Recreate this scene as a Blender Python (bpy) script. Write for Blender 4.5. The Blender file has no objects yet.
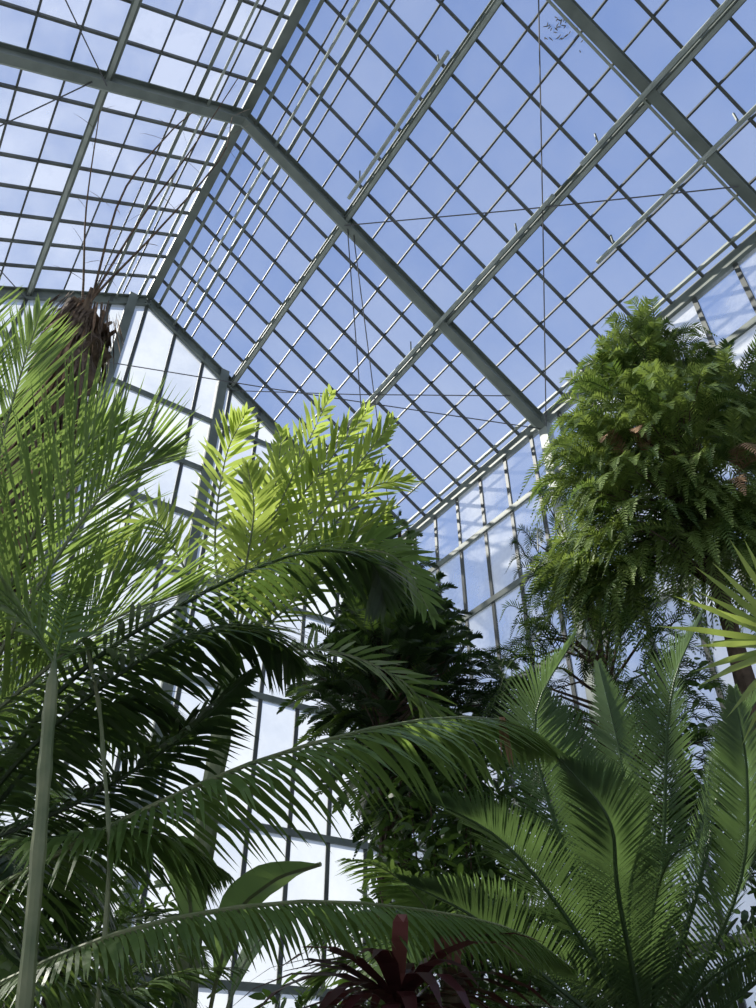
import bpy, math, random
from mathutils import Vector as V
random.seed(11)
R=random.uniform
scene=bpy.context.scene
scene.view_settings.view_transform='Standard'
try: scene.view_settings.look='None'
except Exception: pass
UP=V((0,0,1))
# ------------------------------------------------------------ materials
def newmat(name):
    m=bpy.data.materials.new(name);m.use_nodes=True
    nt=m.node_tree;nt.nodes.clear()
    return m,nt,nt.nodes.new,nt.links.new
def leaf_mat(name,c1,c2,trans,tw=.35,rough=.42,spec=.4):
    m,nt,N,L=newmat(name)
    out=N('ShaderNodeOutputMaterial')
    at=N('ShaderNodeAttribute');at.attribute_name='tone'
    no=N('ShaderNodeTexNoise');no.inputs['Scale'].default_value=5;tc=N('ShaderNodeTexCoord')
    L(tc.outputs['Object'],no.inputs['Vector'])
    ad=N('ShaderNodeMath');ad.operation='MULTIPLY_ADD';ad.inputs[1].default_value=.6;L(no.outputs['Fac'],ad.inputs[0])
    m2=N('ShaderNodeMath');m2.operation='MULTIPLY';m2.inputs[1].default_value=.7;L(at.outputs['Fac'],m2.inputs[0]);L(m2.outputs[0],ad.inputs[2])
    mx=N('ShaderNodeMix');mx.data_type='RGBA';L(ad.outputs[0],mx.inputs[0])
    mx.inputs[6].default_value=(*c1,1);mx.inputs[7].default_value=(*c2,1)
    p=N('ShaderNodeBsdfPrincipled');L(mx.outputs[2],p.inputs['Base Color']);p.inputs['Roughness'].default_value=rough
    p.inputs['Specular IOR Level'].default_value=spec
    t=N('ShaderNodeBsdfTranslucent');t.inputs[0].default_value=(*trans,1)
    ms=N('ShaderNodeMixShader');ms.inputs[0].default_value=tw;L(p.outputs[0],ms.inputs[1]);L(t.outputs[0],ms.inputs[2])
    L(ms.outputs[0],out.inputs[0]);return m
def solid(name,c1,c2,scale=8,rough=.6,bump=.0,metal=0):
    m,nt,N,L=newmat(name)
    out=N('ShaderNodeOutputMaterial');tc=N('ShaderNodeTexCoord')
    no=N('ShaderNodeTexNoise');no.inputs['Scale'].default_value=scale;no.inputs['Detail'].default_value=6
    L(tc.outputs['Object'],no.inputs['Vector'])
    cr=N('ShaderNodeValToRGB');cr.color_ramp.elements[0].position=.35;cr.color_ramp.elements[1].position=.65
    cr.color_ramp.elements[0].color=(*c1,1);cr.color_ramp.elements[1].color=(*c2,1);L(no.outputs['Fac'],cr.inputs[0])
    p=N('ShaderNodeBsdfPrincipled');L(cr.outputs[0],p.inputs['Base Color']);p.inputs['Roughness'].default_value=rough
    p.inputs['Metallic'].default_value=metal
    if bump:
        b=N('ShaderNodeBump');b.inputs['Strength'].default_value=bump;L(no.outputs['Fac'],b.inputs['Height']);L(b.outputs[0],p.inputs['Normal'])
    L(p.outputs[0],out.inputs[0]);return m
def glass_mat(name,h0,h1,scale,tint=(.95,.97,1),white=(.85,.88,.92),tl=.6,lo=.4,hi=1.05):
    m,nt,N,L=newmat(name)
    out=N('ShaderNodeOutputMaterial');tc=N('ShaderNodeTexCoord')
    no=N('ShaderNodeTexNoise');no.inputs['Scale'].default_value=scale;no.inputs['Detail'].default_value=7
    no.inputs['Roughness'].default_value=.62
    L(tc.outputs['Object'],no.inputs['Vector'])
    at=N('ShaderNodeAttribute');at.attribute_name='tone'
    a=N('ShaderNodeMath');a.operation='MULTIPLY_ADD';a.inputs[1].default_value=.45;L(at.outputs['Fac'],a.inputs[0]);L(no.outputs['Fac'],a.inputs[2])
    mr=N('ShaderNodeMapRange');L(a.outputs[0],mr.inputs[0]);mr.inputs[1].default_value=lo;mr.inputs[2].default_value=hi
    mr.inputs[3].default_value=h0;mr.inputs[4].default_value=h1
    tr=N('ShaderNodeBsdfTransparent');tr.inputs[0].default_value=(*tint,1)
    d=N('ShaderNodeBsdfDiffuse');d.inputs[0].default_value=(*white,1)
    t=N('ShaderNodeBsdfTranslucent');t.inputs[0].default_value=(*white,1)
    m1=N('ShaderNodeMixShader');m1.inputs[0].default_value=tl;L(d.outputs[0],m1.inputs[1]);L(t.outputs[0],m1.inputs[2])
    m2=N('ShaderNodeMixShader');L(mr.outputs[0],m2.inputs[0]);L(tr.outputs[0],m2.inputs[1]);L(m1.outputs[0],m2.inputs[2])
    L(m2.outputs[0],out.inputs[0]);return m
M={}
M['glassR']=glass_mat('roof_glass_clear',.05,.20,1.2,white=(.80,.82,.82))
M['glassL']=glass_mat('roof_glass_hazy',.11,.32,1.5,white=(.80,.82,.82))
M['frost']=glass_mat('whitewashed_glass',.55,.96,1.1,white=(.66,.69,.71))
M['wallg']=glass_mat('side_glass',.10,.92,.9,white=(.84,.85,.85),tl=.45,lo=.5,hi=.95)
M['frame']=solid('painted_steel',(.11,.13,.11),(.17,.195,.165),3,.6)
M['bars']=solid('glazing_bar_paint',(.05,.055,.05),(.09,.10,.085),3,.6)
M['light']=solid('pale_painted_pipe',(.26,.29,.25),(.36,.39,.34),4,.6)
M['cable']=solid('steel_cable',(.05,.05,.05),(.1,.1,.1),6,.5)
M['soil']=solid('soil',(.015,.010,.007),(.05,.035,.02),3,.95,.6)
M['path']=solid('gravel_path',(.12,.11,.10),(.22,.20,.18),30,.9,.4)
M['bark']=solid('bark',(.05,.032,.02),(.13,.09,.06),14,.9,.8)
M['fibre']=solid('palm_fibre',(.07,.045,.03),(.20,.14,.09),20,.95,.6)
M['stem']=solid('green_cane',(.11,.15,.06),(.24,.26,.13),6,.5,.2)
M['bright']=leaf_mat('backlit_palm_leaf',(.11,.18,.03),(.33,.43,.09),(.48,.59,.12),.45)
M['feather']=leaf_mat('feather_palm_leaf',(.055,.105,.03),(.18,.27,.075),(.28,.40,.09),.40,.35,.5)
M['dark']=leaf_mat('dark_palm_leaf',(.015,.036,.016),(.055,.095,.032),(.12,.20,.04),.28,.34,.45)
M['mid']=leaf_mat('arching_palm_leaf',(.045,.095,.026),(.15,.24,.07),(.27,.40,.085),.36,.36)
M['cycad']=leaf_mat('cycad_leaf',(.030,.070,.034),(.10,.16,.068),(.16,.26,.07),.28,.38,.45)
M['pine']=leaf_mat('pine_foliage',(.055,.10,.024),(.21,.29,.075),(.26,.35,.07),.34,.5)
M['pinedark']=leaf_mat('dark_conifer_foliage',(.008,.022,.009),(.035,.065,.02),(.06,.12,.02),.28,.5)  # deep green leaf colour for the weeping conifer and yews
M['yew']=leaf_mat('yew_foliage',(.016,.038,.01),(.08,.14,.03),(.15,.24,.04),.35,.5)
M['shrub']=leaf_mat('shrub_leaf',(.02,.045,.014),(.07,.12,.03),(.14,.25,.04),.32,.4)
M['fan']=leaf_mat('fan_leaf',(.14,.21,.05),(.34,.42,.12),(.4,.5,.1),.4)
M['cord']=leaf_mat('cordyline_leaf',(.022,.011,.011),(.075,.026,.026),(.14,.03,.03),.25,.3)
M['pink']=leaf_mat('cordyline_new_leaf',(.20,.07,.065),(.32,.13,.11),(.3,.09,.08),.3)
M['banana']=leaf_mat('banana_leaf_green',(.14,.24,.08),(.26,.38,.15),(.3,.45,.12),.35)
M['dead']=solid('dried_leaf',(.18,.10,.05),(.34,.21,.12),20,.9)
# ------------------------------------------------------------ mesh builder
class MB:
    def __init__(s,mats): s.v=[];s.f=[];s.mi=[];s.t=[];s.mats=mats
    def face(s,ids,m,t=.5): s.f.append(ids);s.mi.append(s.mats.index(m));s.t.append(t)
    def beam(s,a,b,w,h,m,up=UP):
        a=V(a);b=V(b);d=(b-a).normalized();x=d.cross(up)
        if x.length<1e-4:x=V((1,0,0))
        x.normalize();y=x.cross(d).normalized()
        n=len(s.v)
        for p in(a,b):
            for i,j in((-1,-1),(1,-1),(1,1),(-1,1)): s.v.append(p+x*w/2*i+y*h/2*j)
        for q in((0,1,2,3),(7,6,5,4),(0,4,5,1),(1,5,6,2),(2,6,7,3),(3,7,4,0)): s.face([n+k for k in q],m,R(.3,.7))
    def ibeam(s,a,b,w,h,m,up=UP):
        a=V(a);b=V(b);d=(b-a).normalized();x=d.cross(up).normalized();y=x.cross(d).normalized()
        s.beam(a,b,.02,h,m,up)
        s.beam(a+y*h/2,b+y*h/2,w,.02,m,up);s.beam(a-y*h/2,b-y*h/2,w,.02,m,up)
    def tube(s,pts,r,m,n=6,jit=0):
        N=len(pts);base=len(s.v)
        rr=r if isinstance(r,(list,tuple)) else [r]*N
        for i,p in enumerate(pts):
            d=(pts[min(i+1,N-1)]-pts[max(i-1,0)]).normalized()
            x=d.cross(V((.13,.98,.1)));x.normalize();y=d.cross(x)
            for k in range(n):
                a=2*math.pi*k/n;q=rr[i]*(1+R(-jit,jit))
                s.v.append(p+x*math.cos(a)*q+y*math.sin(a)*q)
        for i in range(N-1):
            for k in range(n):
                a=base+i*n+k;b=base+i*n+(k+1)%n
                s.face([a,b,b+n,a+n],m,.5)
        s.face([base+k for k in range(n)][::-1],m);s.face([base+(N-1)*n+k for k in range(n)],m)
    def blade(s,p,d,l,w,wd,m,droop=.15,seg=3,prof=None,tone=None):
        n=len(s.v);wd=(wd-d*wd.dot(d))
        if wd.length<1e-5: wd=d.orthogonal()
        wd.normalize();t=R(0,1) if tone is None else tone
        prof=prof or [.45,1,.8,0]
        for k in range(seg+1):
            u=k/seg;q=p+d*(l*u)-UP*(droop*l*u*u)
            pr=prof[min(k,len(prof)-1)] if seg==3 else math.sin(math.pi*min(1,.12+.88*u))**.7*(1 if u<1 else 0)
            s.v.append(q-wd*(w*pr/2));s.v.append(q+wd*(w*pr/2))
        for k in range(seg): s.face([n+2*k,n+2*k+1,n+2*k+3,n+2*k+2],m,t)
    def build(s,name,parent=None):
        me=bpy.data.meshes.new(name);me.from_pydata([tuple(v) for v in s.v],[],s.f)
        for m in s.mats: me.materials.append(M[m])
        me.polygons.foreach_set('material_index',s.mi)
        a=me.attributes.new('tone','FLOAT','FACE');a.data.foreach_set('value',s.t)
        me.update();o=bpy.data.objects.new(name,me);bpy.context.collection.objects.link(o)
        if parent:o.parent=parent
        return o
def empty(name):
    o=bpy.data.objects.new(name,None);bpy.context.collection.objects.link(o);return o
def spline(pts,n):
    P=[V(p) for p in pts];P=[P[0]*2-P[1]]+P+[P[-1]*2-P[-2]];m=len(P)-3;out=[]
    for i in range(n):
        u=i/(n-1)*m;k=min(int(u),m-1);t=u-k;a,b,c,d=P[k:k+4]
        out.append(.5*((2*b)+(c-a)*t+(2*a-5*b+4*c-d)*t*t+(-a+3*b-3*c+d)*t**3))
    return out
def frond(mb,pts,n,L,W,m,a0=75,a1=25,lift=20,droop=.2,start=.12,r=.012,jit=.08,side=None,sm=None,tip=.35):
    C=spline(pts,max(n,6));N=len(C)
    step=max(1,N//14);idx=list(range(0,N,step))
    if idx[-1]!=N-1: idx.append(N-1)
    rp=[C[i] for i in idx];mb.tube(rp,[r*(1-.85*i/(len(rp)-1)) for i in range(len(rp))],sm or m,5)
    S=None
    base_t=R(.2,.6)
    for i in range(N):
        u=i/(N-1)
        if u<start: continue
        T=(C[min(i+1,N-1)]-C[max(i-1,0)]).normalized()
        c=T.cross(UP)
        if c.length>.15:
            c.normalize()
            if S is not None and c.dot(S)<0: c=-c
            S=c
        elif S is None: S=V((1,0,0))
        Nn=S.cross(T).normalized()
        if Nn.z<0: Nn=-Nn
        v=(u-start)/(1-start);ang=math.radians(a0+(a1-a0)*v)
        pr=(.45+.55*math.sin(math.pi*min(1,v*.8+.15)))*(1-(1-tip)*max(0,(v-.7)/.3))
        for s in(-1,1):
            l=L*pr*R(1-jit,1+jit);la=math.radians(lift+R(-8,8)*jit*10)
            aa=ang+R(-jit,jit)
            d=T*math.cos(aa)+(S*s*math.cos(la)+Nn*math.sin(la))*math.sin(aa);d.normalize()
            mb.blade(C[i],d,l,W*R(.85,1.1),T,m,droop*R(.7,1.3),tone=base_t+R(-.25,.25)+.15*(s>0))
def arc(p,az,el,L,g=1.1,n=5):
    p=V(p);out=[p.copy()];e=el
    for i in range(n):
        d=V((math.cos(az)*math.cos(e),math.sin(az)*math.cos(e),math.sin(e)));p=p+d*(L/n);out.append(p.copy());e-=g/n
    return out
def trunk(mb,a,b,r0,r1,m,jit=.06,n=10,seg=14):
    a=V(a);b=V(b);pts=[];rr=[]
    for i in range(seg):
        u=i/(seg-1);pts.append(a.lerp(b,u)+V((R(-1,1),R(-1,1),0))*r1*.25);rr.append((r0+(r1-r0)*u)*(1+.12*(i%2)))
    mb.tube(pts,rr,m,n,jit)
# ------------------------------------------------------------ greenhouse
H=12.0
def gh(X,Y,Z): return V((X*.833-Y*.553,X*.553+Y*.833,Z+1.6))
RX=.112*H;EZ=.707*H;HS=.46*H;YG=.812*H;BAY=.338*H;GZ=-1.6
def rp(s,t,Y,off=0): return gh(RX+s*HS*t,Y,H-(H-EZ)*t+off)
roof=empty('ceiling')
YT=[YG-BAY*i for i in range(5)]
for s,nm,gm in((1,'right','glassR'),(-1,'left','glassL')):
    g=MB([gm]);NB=32;NR=12
    for i in range(NB):
        for j in range(NR):
            ya=YG-i*BAY/8;yb=ya-BAY/8;n=len(g.v)
            g.v+= [rp(s,j/NR,ya,.03),rp(s,(j+1)/NR,ya,.03),rp(s,(j+1)/NR,yb,.03),rp(s,j/NR,yb,.03)]
            g.face([n,n+1,n+2,n+3],gm,R(0,.8) if R(0,1)>.2 else 1.2)
    g.build('roof_glass_'+nm,roof)
    b=MB(['bars','frame','light'])
    for i in range(NB+1):
        y=YG-i*BAY/8
        if i%8: b.beam(rp(s,0,y),rp(s,1,y),.036,.05,'bars')
    for j in range(1,NR):
        t=j/NR
        if j%4: b.beam(rp(s,t,YG,-.0),rp(s,t,YG-4*BAY,-.0),.026,.03,'bars')
        else:
            b.ibeam(rp(s,t,YG,-.1),rp(s,t,YG-4*BAY,-.1),.10,.12,'frame')
            b.beam(rp(s,t,YG,-.18),rp(s,t,YG-4*BAY,-.18),.05,.02,'light')
    for y in YT:
        b.ibeam(rp(s,0,y,-.16),rp(s,1,y,-.16),.13,.2,'frame')
        b.beam(rp(s,0,y+.11,-.2),rp(s,1,y+.11,-.2),.03,.03,'light')
    for t,o,w in((.035,-.06,.05),(.10,-.10,.035),(.135,-.05,.05)):
        b.beam(rp(s,t,YG,o),rp(s,t,YG-4*BAY,o),w,.05,'light' if t==.10 else 'frame')
    b.beam(rp(s,1,YG,-.05),rp(s,1,YG-4*BAY,-.05),.12,.18,'frame');b.beam(rp(s,.975,YG,-.0),rp(s,.975,YG-4*BAY,-.0),.05,.04,'light')
    b.build('roof_frame_'+nm,roof)
b=MB(['frame','light','cable','dead'])
b.beam(gh(RX,YG,H),gh(RX,YG-4*BAY,H),.14,.16,'frame')
for t,ya,yb,o in((.64,8.6,5.9,-.33),(.64,6.1,3.2,-.33),(.64,2.7,-2,-.33),(.30,5.3,2.9,-.36),(.80,3.4,-1,-.3)):
    b.tube([rp(1,t,ya,o),rp(1,t,yb,o)],.030,'light',8)
    k=ya-.3
    while k>yb: b.beam(rp(1,t,k,o),rp(1,t,k,-.05),.02,.02,'frame');k-=1.9
def cab(p,q,r=.009): b.tube([p,(p+q)/2-UP*.04,q],r,'cable',5)
for i in range(4):
    ya,yb=YT[i],YT[i+1]
    for s in(-1,1):
        cab(rp(s,1,ya,-.3),rp(s,.36,yb,-.3));cab(rp(s,.33,ya,-.3),rp(s,.88,yb,-.3))
cab(rp(1,.98,YT[1],-.35),gh(RX-1.6,YG-.1,EZ+.9));cab(rp(1,.34,YT[1],-.3),rp(1,.9,YT[0],-.3))
for i in range(40):
    q=rp(1,.47+random.gauss(0,.02),1.85+random.gauss(0,.12),.05)
    b.blade(q,V((R(-1,1),R(-1,1),.0)).normalized(),R(.03,.08),.015,V((R(-1,1),R(-1,1),0)),'cable',0)
b.build('ridge_and_vent_gear',roof)
def wall(name,f,width,height_fn,gm_fn,posts,rails,nb,pm='frame'):
    w=MB(['frame','bars','light','frost','wallg'])
    for i in range(nb):
        xa=width*i/nb;xb=width*(i+1)/nb
        zs=[GZ]+[z for z in rails]+[99]
        for k in range(len(zs)-1):
            a=zs[k];ta=min(zs[k+1],height_fn(xa));tb=min(zs[k+1],height_fn(xb))
            if ta<=a and tb<=a: continue
            n=len(w.v);w.v+=[f(xa,a),f(xb,a),f(xb,max(tb,a)),f(xa,max(ta,a))]
            w.face([n,n+1,n+2,n+3],gm_fn(xa,a),R(0,1))
    for i in range(nb+1):
        x=width*i/nb;w.beam(f(x,GZ),f(x,height_fn(x)),.035,.06,'bars',f(1,0)-f(0,0))
    for x in posts: w.beam(f(x,GZ),f(x,height_fn(x)),.14,.16,pm,f(1,0)-f(0,0))
    for z in rails:
        xs=[width*i/40 for i in range(41) if height_fn(width*i/40)>=z]
        if xs: w.beam(f(xs[0],z),f(xs[-1],z),.07,.09,'frame')
    return w.build(name)
gab=lambda x: H-(H-EZ)*abs(x-HS)/HS
wall('wall_back',lambda x,z:gh(RX-HS+x,YG,z),2*HS,gab,lambda x,z:'frost',[HS*.55,HS*1.3,HS*.02,HS*1.98,HS*.95],[-.8,1.2,3.0,4.8,6.4,7.5,EZ,9.6],18)
wall('wall_front',lambda x,z:gh(RX-HS+x,YG-4*BAY,z),2*HS,gab,lambda x,z:'frost',[HS*.5,HS,HS*1.5],[-.8,2,4.8,7,EZ],22)
wall('wall_right',lambda x,z:gh(RX+HS,YG-x,z),4*BAY,lambda x:EZ,lambda x,z:'wallg' ,[BAY*i for i in range(5)],[-.8,1.2,3.0,4.6,6.0,7.3],26,'light')
wall('wall_left',lambda x,z:gh(RX-HS,YG-x,z),4*BAY,lambda x:EZ,lambda x,z:'wallg',[BAY*i for i in range(5)],[-.8,1.2,3.0,4.8,6.6,7.6],32)
g=MB(['soil','path'])
c=[gh(RX-HS-.3,YG+.3,GZ),gh(RX+HS+.3,YG+.3,GZ),gh(RX+HS+.3,YG-4*BAY-.3,GZ),gh(RX-HS-.3,YG-4*BAY-.3,GZ)]
g.v+=c;g.face([3,2,1,0],'soil');g.build('floor')
g=MB(['path'])
pc=spline([(.6,-3.2,.01),(.1,-1.5,.01),(0,0,.01),(.9,1.2,.01),(2.4,1.6,.01)],20)
for i,p in enumerate(pc):
    d=(pc[min(i+1,19)]-pc[max(0,i-1)]).normalized();x=d.cross(UP);g.v+=[p-x*.6,p+x*.6]
for i in range(19): g.face([2*i,2*i+1,2*i+3,2*i+2],'path')
g.build('gravel_path')
# ------------------------------------------------------------ plants
a=MB(['feather','stem','bark'])
A=[[(-1.82,3.17,2.76),(-1.72,2.73,3.47),(-1.68,2.5,4.05),(-1.60,2.29,4.58)],
[(-1.82,3.17,2.76),(-1.4,2.67,3.23),(-1.15,2.52,3.68),(-.92,2.56,3.93)],
[(-1.82,3.17,2.76),(-1.98,2.7,3.66),(-1.94,2.32,4.14),(-1.9,2.15,4.6)],
[(-1.82,3.17,2.76),(-1.44,2.89,2.94),(-1.11,2.8,3.21),(-.83,2.9,3.42)],
[(-1.82,3.17,2.76),(-1.58,2.8,3.35),(-1.36,2.55,3.8),(-1.20,2.5,4.08)],
[(-1.82,3.17,2.76),(-1.55,3.3,3.25),(-1.35,3.3,3.65),(-1.15,3.4,3.95)],
[(-1.82,3.17,2.76),(-2.3,3.3,3.5),(-2.7,3.5,3.9),(-3.1,3.6,3.8)],
[(-1.82,3.17,2.76),(-2.1,2.6,3.2),(-2.5,2.2,3.5),(-3.0,1.9,3.3)],
[(-1.82,3.17,2.76),(-1.7,3.6,3.3),(-1.55,4.1,3.7),(-1.35,4.6,3.8)]]
for c in A: frond(a,c,74,.58,.014,'feather',46,16,22,.03,.15,.013,.1,sm='stem')
trunk(a,(-1.85,3.25,0),(-1.82,3.17,2.8),.10,.07,'bark');a.build('feather_palm')
a=MB(['dark','mid','stem','bark','dead'])
D=[[(-1.63,3.14,2.47),(-1.24,2.8,2.9),(-.8,2.68,3.21),(-.33,2.71,3.49),(-.04,2.82,3.52),(.03,2.92,3.38)],
[(-1.63,3.14,2.47),(-1.24,2.8,2.74),(-.82,2.61,2.98),(-.52,2.73,3.15),(-.32,2.92,3.07)],
[(-1.63,3.19,2.41),(-1.12,2.96,2.53),(-.75,2.82,2.71),(-.5,2.75,2.95)],
[(-1.63,3.19,2.41),(-1.19,2.85,2.36),(-.77,2.72,2.35),(-.52,2.8,2.25)],
[(-1.63,3.19,2.41),(-1.7,3.6,3.0),(-1.5,4.0,3.3),(-1.2,4.4,3.2)],
[(-1.63,3.19,2.41),(-2.2,3.3,2.8),(-2.8,3.2,2.8)],
[(-1.63,3.19,2.41),(-1.2,2.9,2.0),(-.8,2.9,1.9),(-.4,3.0,1.7)],
[(-1.63,3.19,2.41),(-1.3,3.3,1.9),(-.9,3.5,1.8),(-.5,3.6,1.6)],
[(-1.63,3.19,2.41),(-1.35,3.1,2.8),(-1.05,3.1,3.0),(-.8,3.2,2.9)]]
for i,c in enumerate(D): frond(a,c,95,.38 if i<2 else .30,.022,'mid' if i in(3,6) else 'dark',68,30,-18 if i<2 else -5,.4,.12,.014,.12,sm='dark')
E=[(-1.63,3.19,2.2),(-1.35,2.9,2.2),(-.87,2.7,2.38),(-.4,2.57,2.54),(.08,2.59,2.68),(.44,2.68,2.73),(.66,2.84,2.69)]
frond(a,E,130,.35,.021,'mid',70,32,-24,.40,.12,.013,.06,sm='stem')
F=[(-1.63,3.19,1.8),(-1.02,2.56,1.92),(-.65,2.47,2.03),(-.23,2.48,2.09),(.16,2.56,2.08),(.43,2.65,2.04),(.61,2.78,1.96)]
frond(a,F,140,.17,.015,'mid',70,40,-30,.45,.12,.011,.05,sm='stem')
for i in range(7): a.blade(V((.45+R(-.01,.01),2.68,2.74)),V((R(-.1,.1),R(-.1,.1),-1)).normalized(),R(.1,.2),.012,V((1,.2,0)),'dead',0)
trunk(a,(-1.6,3.3,0),(-1.63,3.17,2.45),.12,.09,'bark');a.build('arching_palm')
a=MB(['bright','stem','bark','mid'])
B0=(-1.25,5.91,4.62)
C=[[B0,(-.95,5.28,5.41),(-.67,4.93,6.0),(-.42,4.72,6.59)],[B0,(-.72,5.22,5.17),(-.19,4.76,5.74),(.10,4.6,6.1)],
[B0,(-1.44,5.57,5.52),(-1.39,5.23,6.27),(-1.21,4.97,6.59)],[B0,(-.47,5.16,5.07),(.10,5.02,5.08),(.42,5.23,4.66)],
[B0,(-1.7,5.46,5.34),(-1.95,5.25,5.6),(-2.28,5.46,5.34)],[B0,(-.45,5.4,4.45),(.17,5.37,4.18),(.47,5.6,3.88)],
[B0,(-1.1,6.3,5.6),(-.8,6.6,6.3),(-.4,6.8,6.6)],[B0,(-.8,5.3,5.6),(-.45,4.9,5.9),(-.1,4.7,6.35)],[B0,(-1.05,5.5,5.3),(-.9,5.15,5.8),(-.85,4.95,6.35)],
[B0,(-.7,5.6,5.2),(-.1,5.4,5.5),(.35,5.4,5.3)],
[B0,(-.6,5.5,5.4),(-.1,5.1,5.8),(.25,4.9,5.75)],[B0,(-1.3,5.8,5.5),(-1.0,5.6,6.2),(-.7,5.6,6.6)],[B0,(-.9,5.7,5.5),(-.5,5.5,6.1),(-.1,5.5,6.4)],
[B0,(-1.1,5.3,5.0),(-1.0,4.9,5.4),(-1.05,4.7,5.7)],[B0,(-.7,5.3,4.8),(-.25,5.0,5.2),(.1,4.95,5.5)]]
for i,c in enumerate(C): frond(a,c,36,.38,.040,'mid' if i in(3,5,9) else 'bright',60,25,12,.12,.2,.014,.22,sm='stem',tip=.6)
trunk(a,(-1.3,6.1,0),B0,.09,.07,'stem');a.build('kentia_palm')
a=MB(['cycad','bark'])
h=(1.17,4.07,1.79)
HC=[[h,(.82,3.48,2.37),(.67,3.18,2.9),(.9,3.12,3.32)],[h,(1.22,3.5,2.49),(1.3,3.2,3.06),(1.53,3.16,3.46)],
[h,(.79,3.49,2.19),(.48,3.16,2.44),(.16,3.05,2.58)],[h,(1.53,3.64,2.33),(1.63,3.42,2.76),(1.62,3.27,3.12)],
[h,(.94,3.31,2.26),(.87,3.01,2.47),(.69,2.87,2.65)],[h,(.71,3.53,1.99),(.38,3.25,2.18),(.08,3.15,2.3)],
[h,(1.71,3.66,2.14),(1.96,3.35,2.53)],[h,(1.22,3.91,2.46),(1.23,3.86,3.01),(1.18,3.76,3.5)],
[h,(1.53,3.85,2.54),(1.78,3.79,3.08),(2.19,3.73,3.5)],[h,(1.0,3.75,2.4),(.9,3.6,2.9),(.75,3.5,3.3)]]
for c in HC: frond(a,c,125,.25,.0125,'cycad',70,35,24,.08,.1,.013,.03,tip=.3)
for i in range(8): frond(a,arc(h,i*2.4+.4,R(.3,.9),1.5,1.2),90,.2,.011,'cycad',72,35,25,.12,.1,.012,.05)
trunk(a,(1.2,4.15,0),h,.2,.17,'bark',.15,12,20);a.build('cycad')
def conifer(name,ms,top,rx,rz,nspr,sl,ll,lw,cen,rad=.09,nn=22,base=None,lumps=None,limb=4,hang=.28,deadl=()):
    a=MB(list(dict.fromkeys(ms))+['bark','dead']);top=V(top)
    b0=V(base) if base else V((top.x,top.y,0))
    trunk(a,b0,top,rad,.02,'bark')
    cen=V(cen)
    for i in range(nspr):
        if lumps:
            lc,lr=lumps[i%len(lumps)];cc=V(lc);ax=az_=lr
        else: cc=cen;ax=rx;az_=rz
        th=R(0,2*math.pi);ph=math.acos(R(-1,1));rr=R(.4,1)**.5
        lump=1+.22*math.sin(3*th+i%3)+.15*math.sin(5*ph)
        p=cc+V((math.cos(th)*math.sin(ph)*ax,math.sin(th)*math.sin(ph)*ax,math.cos(ph)*az_))*rr*lump
        out=(p-cc)*.7+(p-cen)*.5;out.normalize()
        if i%limb==0:
            q=b0.lerp(top,min(.98,max(.3,(p.z-.25-b0.z)/(top.z-b0.z))));mid=(q+p)/2+UP*.12
            a.tube([q,mid,p],[.016,.010,.004],'bark',5)
        d=V((out.x+R(-.4,.4),out.y+R(-.4,.4),out.z*.5+R(-.1,.5)));d.normalize()
        m=ms[i%len(ms)]
        if any((p-V(q)).length<.17 for q in deadl): m='dead'
        L=sl*R(.6,1.15);pts=[p-d*L*.4,p+UP*.03,p+d*L*.4-UP*.2*hang*L,p+d*L*.7-UP*hang*L]
        frond(a,pts,nn,ll,lw,m,62,35,R(-5,40),.12,.02,.006,.1,tip=.3)
    return a.build(name)
LP=[((2.35,4.6,6.95),.34),((2.75,4.9,6.6),.46),((2.1,4.7,6.3),.42),((2.95,4.4,6.2),.44),((2.4,4.5,5.9),.46),((1.85,4.8,5.8),.38),((3.3,4.8,6.0),.46),((2.75,4.5,5.4),.42),((2.05,4.6,5.2),.42),((1.75,4.9,4.9),.36),((3.2,4.7,5.0),.42),((2.5,4.6,5.0),.36)]
conifer('norfolk_pine',['pine','pine','yew','pine','pine','pine','yew','pine','pine','yew','pine','pine','pine'],(2.6,4.8,7.0),1.1,1.35,1150,.56,.095,.0125,(2.6,4.8,5.8),base=(2.35,4.9,0),lumps=LP,limb=8,hang=.6,nn=28,rad=.12,deadl=((1.95,4.35,5.75),(2.55,4.15,5.2)))
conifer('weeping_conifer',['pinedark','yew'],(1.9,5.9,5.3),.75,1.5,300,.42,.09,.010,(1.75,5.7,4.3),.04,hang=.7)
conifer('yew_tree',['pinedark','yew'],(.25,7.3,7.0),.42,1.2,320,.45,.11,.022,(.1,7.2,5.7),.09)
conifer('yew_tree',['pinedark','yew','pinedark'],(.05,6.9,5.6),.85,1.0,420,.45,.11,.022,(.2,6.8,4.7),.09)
a=MB(['fibre','dead','bark'])
trunk(a,(-2.3,3.75,0),(-2.24,3.71,6.35),.16,.17,'fibre',.3,14,44)
for i in range(2100):   # shaggy hanging fibre sheath
    th=R(0,6.28);z=R(3.6,6.5);r=.17+.06*math.sin(z*5+th*2);p=V((-2.24+math.cos(th)*r,3.71+math.sin(th)*r,z))
    d=V((math.cos(th)*R(.05,.45),math.sin(th)*R(.05,.45),-1));d.normalize();a.blade(p,d,R(.15,.42),.022,V((-math.sin(th),math.cos(th),0)),'dead' if i%5==0 else 'fibre',.1)
for i in range(12):   # cut leaf bases
    th=i*2.4;z=5.3+.09*i;a.tube(arc((-2.24+.1*math.cos(th),3.71+.1*math.sin(th),z),th,1.15,R(.22,.40),.1,3),[.035,.028,.02,.012],'fibre',6)
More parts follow.
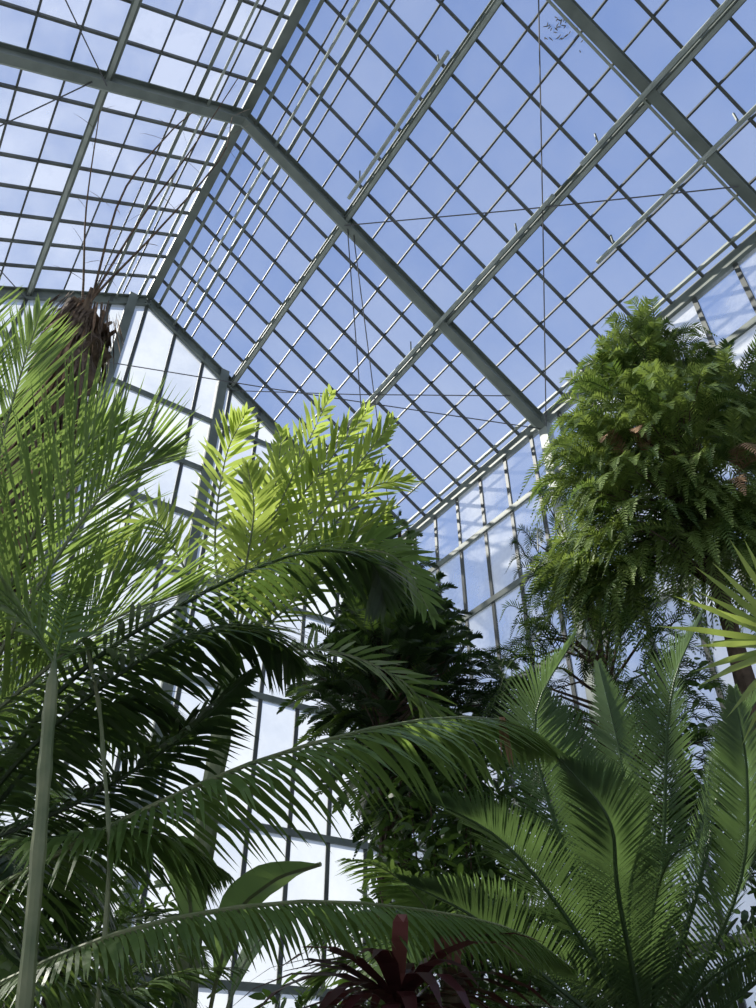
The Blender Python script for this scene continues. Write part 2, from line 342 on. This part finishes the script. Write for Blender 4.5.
for pts in([(-2.2,3.65,6.5),(-1.9,3.4,7.2),(-1.54,3.12,7.7),(-1.2,2.9,8.6)],[(-2.2,3.65,6.5),(-2.0,3.2,7.2),(-1.7,3.0,7.75),(-1.46,2.83,7.8)],[(-2.25,3.6,6.5),(-2.3,3.3,7.2),(-2.17,2.79,7.74)],[(-2.2,3.65,6.5),(-1.75,3.4,7.0),(-1.3,3.2,7.8),(-1.25,3.1,8.3)]):
    c=spline([(-2.24,3.7,6.1)]+pts,16);a.tube(c,[.013-.0006*i for i in range(16)],'fibre',5)
    for i in range(5,16): a.blade(c[i],V((R(-1,1),R(-1,1),R(-.3,.6))).normalized(),R(.1,.3),.007,UP,'fibre',.3)
a.build('fibrous_trunk_palm')
a=MB(['fan','stem','bark']);k=V((1.62,2.68,3.02))
for i in range(38):
    th=math.pi*2*i/38+R(-.05,.05);d=V((math.cos(th)*.95,-.25+R(-.2,.2),math.sin(th)*.9+.1));d.normalize()
    a.blade(k,d,R(.38,.6),.028,V((-math.sin(th),.6,math.cos(th))),'fan',.12)
a.tube(spline([(2.2,3.0,0),(2.2,3.0,2.0),(1.95,2.85,2.7),tuple(k)],10),.012,'stem',6)
for i in range(7):
    az=R(-1.4,1.4);c=arc((2.2,3,2.0),az,R(.5,1.2),.8,.6)
    a.tube(c,.01,'stem',5)
    for j in range(26):
        th=j*.24;d=(c[-1]-c[-2]).normalized();s=d.cross(UP).normalized();n=s.cross(d)
        a.blade(c[-1],(d*math.cos(th/2)*1+s*math.sin(th)+n*.1).normalized(),.5,.03,n+s*.4,'fan',.2)
trunk(a,(2.2,3,0),(2.2,3,2.05),.09,.09,'bark');a.build('fan_palm')
a=MB(['cord','pink','stem'])
k=V((.06,2.62,1.83))
for i in range(56):
    az=i*2.4;e=R(.1,1.0);c=arc(k,az,e,R(.38,.60),1.6,5);n=len(a.v);s=V((-math.sin(az),math.cos(az),0));m='cord' if i%12 else 'pink'
    for j,p in enumerate(c):
        w=[.015,.035,.046,.042,.026,0][j];a.v+=[p-s*w/2,p+s*w/2]
    t=R(0,1)
    for j in range(5): a.face([n+2*j,n+2*j+1,n+2*j+3,n+2*j+2],m,t)
for i in range(5):
    a.blade(k+V((R(.08,.18),0,.12)),V((R(-.1,.3),.1,1)).normalized(),R(.14,.22),.026,V((1,.3,0)),'pink',.25)
a.tube([V((.12,2.75,0)),V((.1,2.7,1)),k],.02,'stem',7);a.build('cordyline')
a=MB(['banana','stem'])
for pts,w in(([(-.85,4.3,1.2),(-.7,4.0,2.2),(-.5,3.8,2.42),(-.25,3.6,2.46)],.13),([(-.85,4.3,1.2),(-.9,4.2,2.3),(-1.0,3.9,2.6),(-1.1,3.6,2.5)],.12),([(-.85,4.3,1.2),(-.7,4.6,2.2),(-.4,4.9,2.5),(-.1,5.1,2.3)],.13)):
    c=spline(pts,16);a.tube(c,.010,'stem',5)
    for s in(-1,1):
        n=len(a.v)
        for i,p in enumerate(c):
            u=max(0,(i-4)/11);T=(c[min(i+1,15)]-c[i-1 if i else 0]).normalized();S=T.cross(UP).normalized()
            a.v+=[p,p+(S*s+UP*.25)*(w*math.sin(math.pi*u)**.6 if 0<u<1 else 0.001)]
        for i in range(15): a.face([n+2*i,n+2*i+1,n+2*i+3,n+2*i+2],'banana',.3+.1*s)
a.tube([V((-.85,4.35,0)),V((-.85,4.3,1.3))],.05,'stem',8);a.build('banana_plant')
a=MB(['stem','mid'])
c=spline([(-.62,2.4,0),(-.926,2.4,1.82),(-1.07,2.4,2.6),(-1.11,2.39,2.85)],36);a.tube(c,[.021*(1.12 if i%4==0 else .97)*(1 if i<26 else 1-(i-26)*.09) for i in range(36)],'stem',9)
for i in range(5): frond(a,arc(c[-3],R(1.2,4.5),R(.6,1.3),.7,.9),24,.22,.018,'mid',50,25,10,.15,.1,.005,.1)
c=spline([(-.72,2.6,0),(-.80,2.6,1.88),(-.95,2.6,2.6),(-1.1,2.6,3.0)],24);a.tube(c,[.007*(1.3 if i%3==0 else .95) for i in range(24)],'stem',8)
a.build('bamboo_canes')
def palm(name,base,hgt,nf,L,m,ll=.4,lw=.03,n=50):
    a=MB([m,'bark','stem']);b=V(base);t=b+UP*hgt;trunk(a,b,t,.09,.07,'bark')
    for i in range(nf): frond(a,arc(t,i*2.4+R(0,.5),R(.3,1.3),L*R(.8,1.1),R(1.2,1.9)),n,ll,lw,m,65,30,R(-10,20),.3,.15,.012,.12,sm='stem')
    a.build(name)
palm('understory_palm',(-2.7,5.2,0),2.9,11,1.4,'mid')
palm('understory_palm',(-2.3,6.4,0),2.4,10,1.3,'dark')
palm('understory_palm',(.45,5.4,0),2.3,10,1.1,'mid',.3)
palm('understory_palm',(2.9,5.6,0),3.0,10,1.3,'dark',.3)
palm('understory_palm',(-1.5,4.0,0),1.6,10,1.0,'mid',.3,.02)
palm('understory_palm',(-2.1,4.6,0),2.6,10,.9,'dark',.3,.024)
sh=MB(['shrub','bark'])
def shrub(c,rx,rz,n,m='shrub',l=.15,w=.055):
    a=sh;c=V(c);g=V((c.x,c.y,0))
    for i in range(14):
        th=R(0,6.28);e=c+V((math.cos(th)*rx*.7,math.sin(th)*rx*.7,R(-.3,.7)*rz))
        a.tube([g,(g+e)/2+V((0,0,.2)),e],[.02,.014,.005],'bark',5)
    for i in range(n):
        th=R(0,6.28);ph=math.acos(R(-1,1));rr=R(.25,1)**.5
        p=c+V((math.cos(th)*math.sin(ph)*rx,math.sin(th)*math.sin(ph)*rx,math.cos(ph)*rz))*rr*(1+.2*math.sin(4*th+2*ph))
        d=V((R(-1,1),R(-1,1),R(-.6,.6))).normalized();a.blade(p,d,l*R(.6,1.2),w*R(.6,1.1),V((R(-1,1),R(-1,1),R(-.3,.3))),m,.25)
for c,rx,rz,n in(((1.2,7.2,3.0),1.2,1.5,2800),((2.5,6.2,2.8),1.1,1.6,2400),((.6,6.2,2.2),.9,1.2,1800),((-.7,7.0,1.6),1.0,.8,1200),((-2.4,6.6,2.1),1.0,1.4,1700),((-3.3,5.2,2.6),1.1,2.0,2200),((-1.5,4.7,1.3),.9,.9,1200),((.3,4.7,1.3),.9,.7,1200),((3.0,4.3,1.8),.8,1.6,1500),((.55,6.5,3.4),.65,.95,1700)):
    shrub(c,rx,rz,n)
sh.build('understory_shrubs')
# ------------------------------------------------------------ light
s=bpy.data.lights.new('sun','SUN');s.energy=10.5;s.angle=.015;s.color=(1,.95,.85);so=bpy.data.objects.new('sun',s);bpy.context.collection.objects.link(so)
so.rotation_euler=V((-.68,.23,.70)).to_track_quat('Z','Y').to_euler()
w=bpy.data.worlds.new('sky');scene.world=w;w.use_nodes=True;nt=w.node_tree;N=nt.nodes.new;Lk=nt.links.new
bg=nt.nodes['Background'];tc=N('ShaderNodeTexCoord');sx=N('ShaderNodeSeparateXYZ');Lk(tc.outputs['Generated'],sx.inputs[0])
cr=N('ShaderNodeValToRGB');Lk(sx.outputs['Z'],cr.inputs[0]);e=cr.color_ramp.elements
e[0].position=0;e[0].color=(.60,.68,.82,1);e[1].position=1;e[1].color=(.18,.29,.61,1);x=e.new(.45);x.color=(.33,.45,.75,1)
no=N('ShaderNodeTexNoise');no.inputs['Scale'].default_value=2.2;no.inputs['Detail'].default_value=7;mp=N('ShaderNodeMapping');mp.inputs['Scale'].default_value=(1,1,3)
mp.inputs['Rotation'].default_value=(.5,.4,0);Lk(tc.outputs['Generated'],mp.inputs[0]);Lk(mp.outputs[0],no.inputs['Vector'])
mr=N('ShaderNodeMapRange');mr.inputs[1].default_value=.5;mr.inputs[2].default_value=.8;mr.inputs[4].default_value=.25;Lk(no.outputs['Fac'],mr.inputs[0])
mx=N('ShaderNodeMix');mx.data_type='RGBA';Lk(mr.outputs[0],mx.inputs[0]);Lk(cr.outputs[0],mx.inputs[6]);mx.inputs[7].default_value=(.8,.85,.95,1)
Lk(mx.outputs[2],bg.inputs[0]);bg.inputs[1].default_value=1.0
# ------------------------------------------------------------ camera
cd=bpy.data.cameras.new('camera');c=bpy.data.objects.new('camera',cd);bpy.context.collection.objects.link(c)
c.location=(0,0,1.6);c.rotation_euler=(math.radians(128.5),0,0);cd.sensor_fit='HORIZONTAL';cd.sensor_width=36;cd.lens=36.67
scene.camera=c
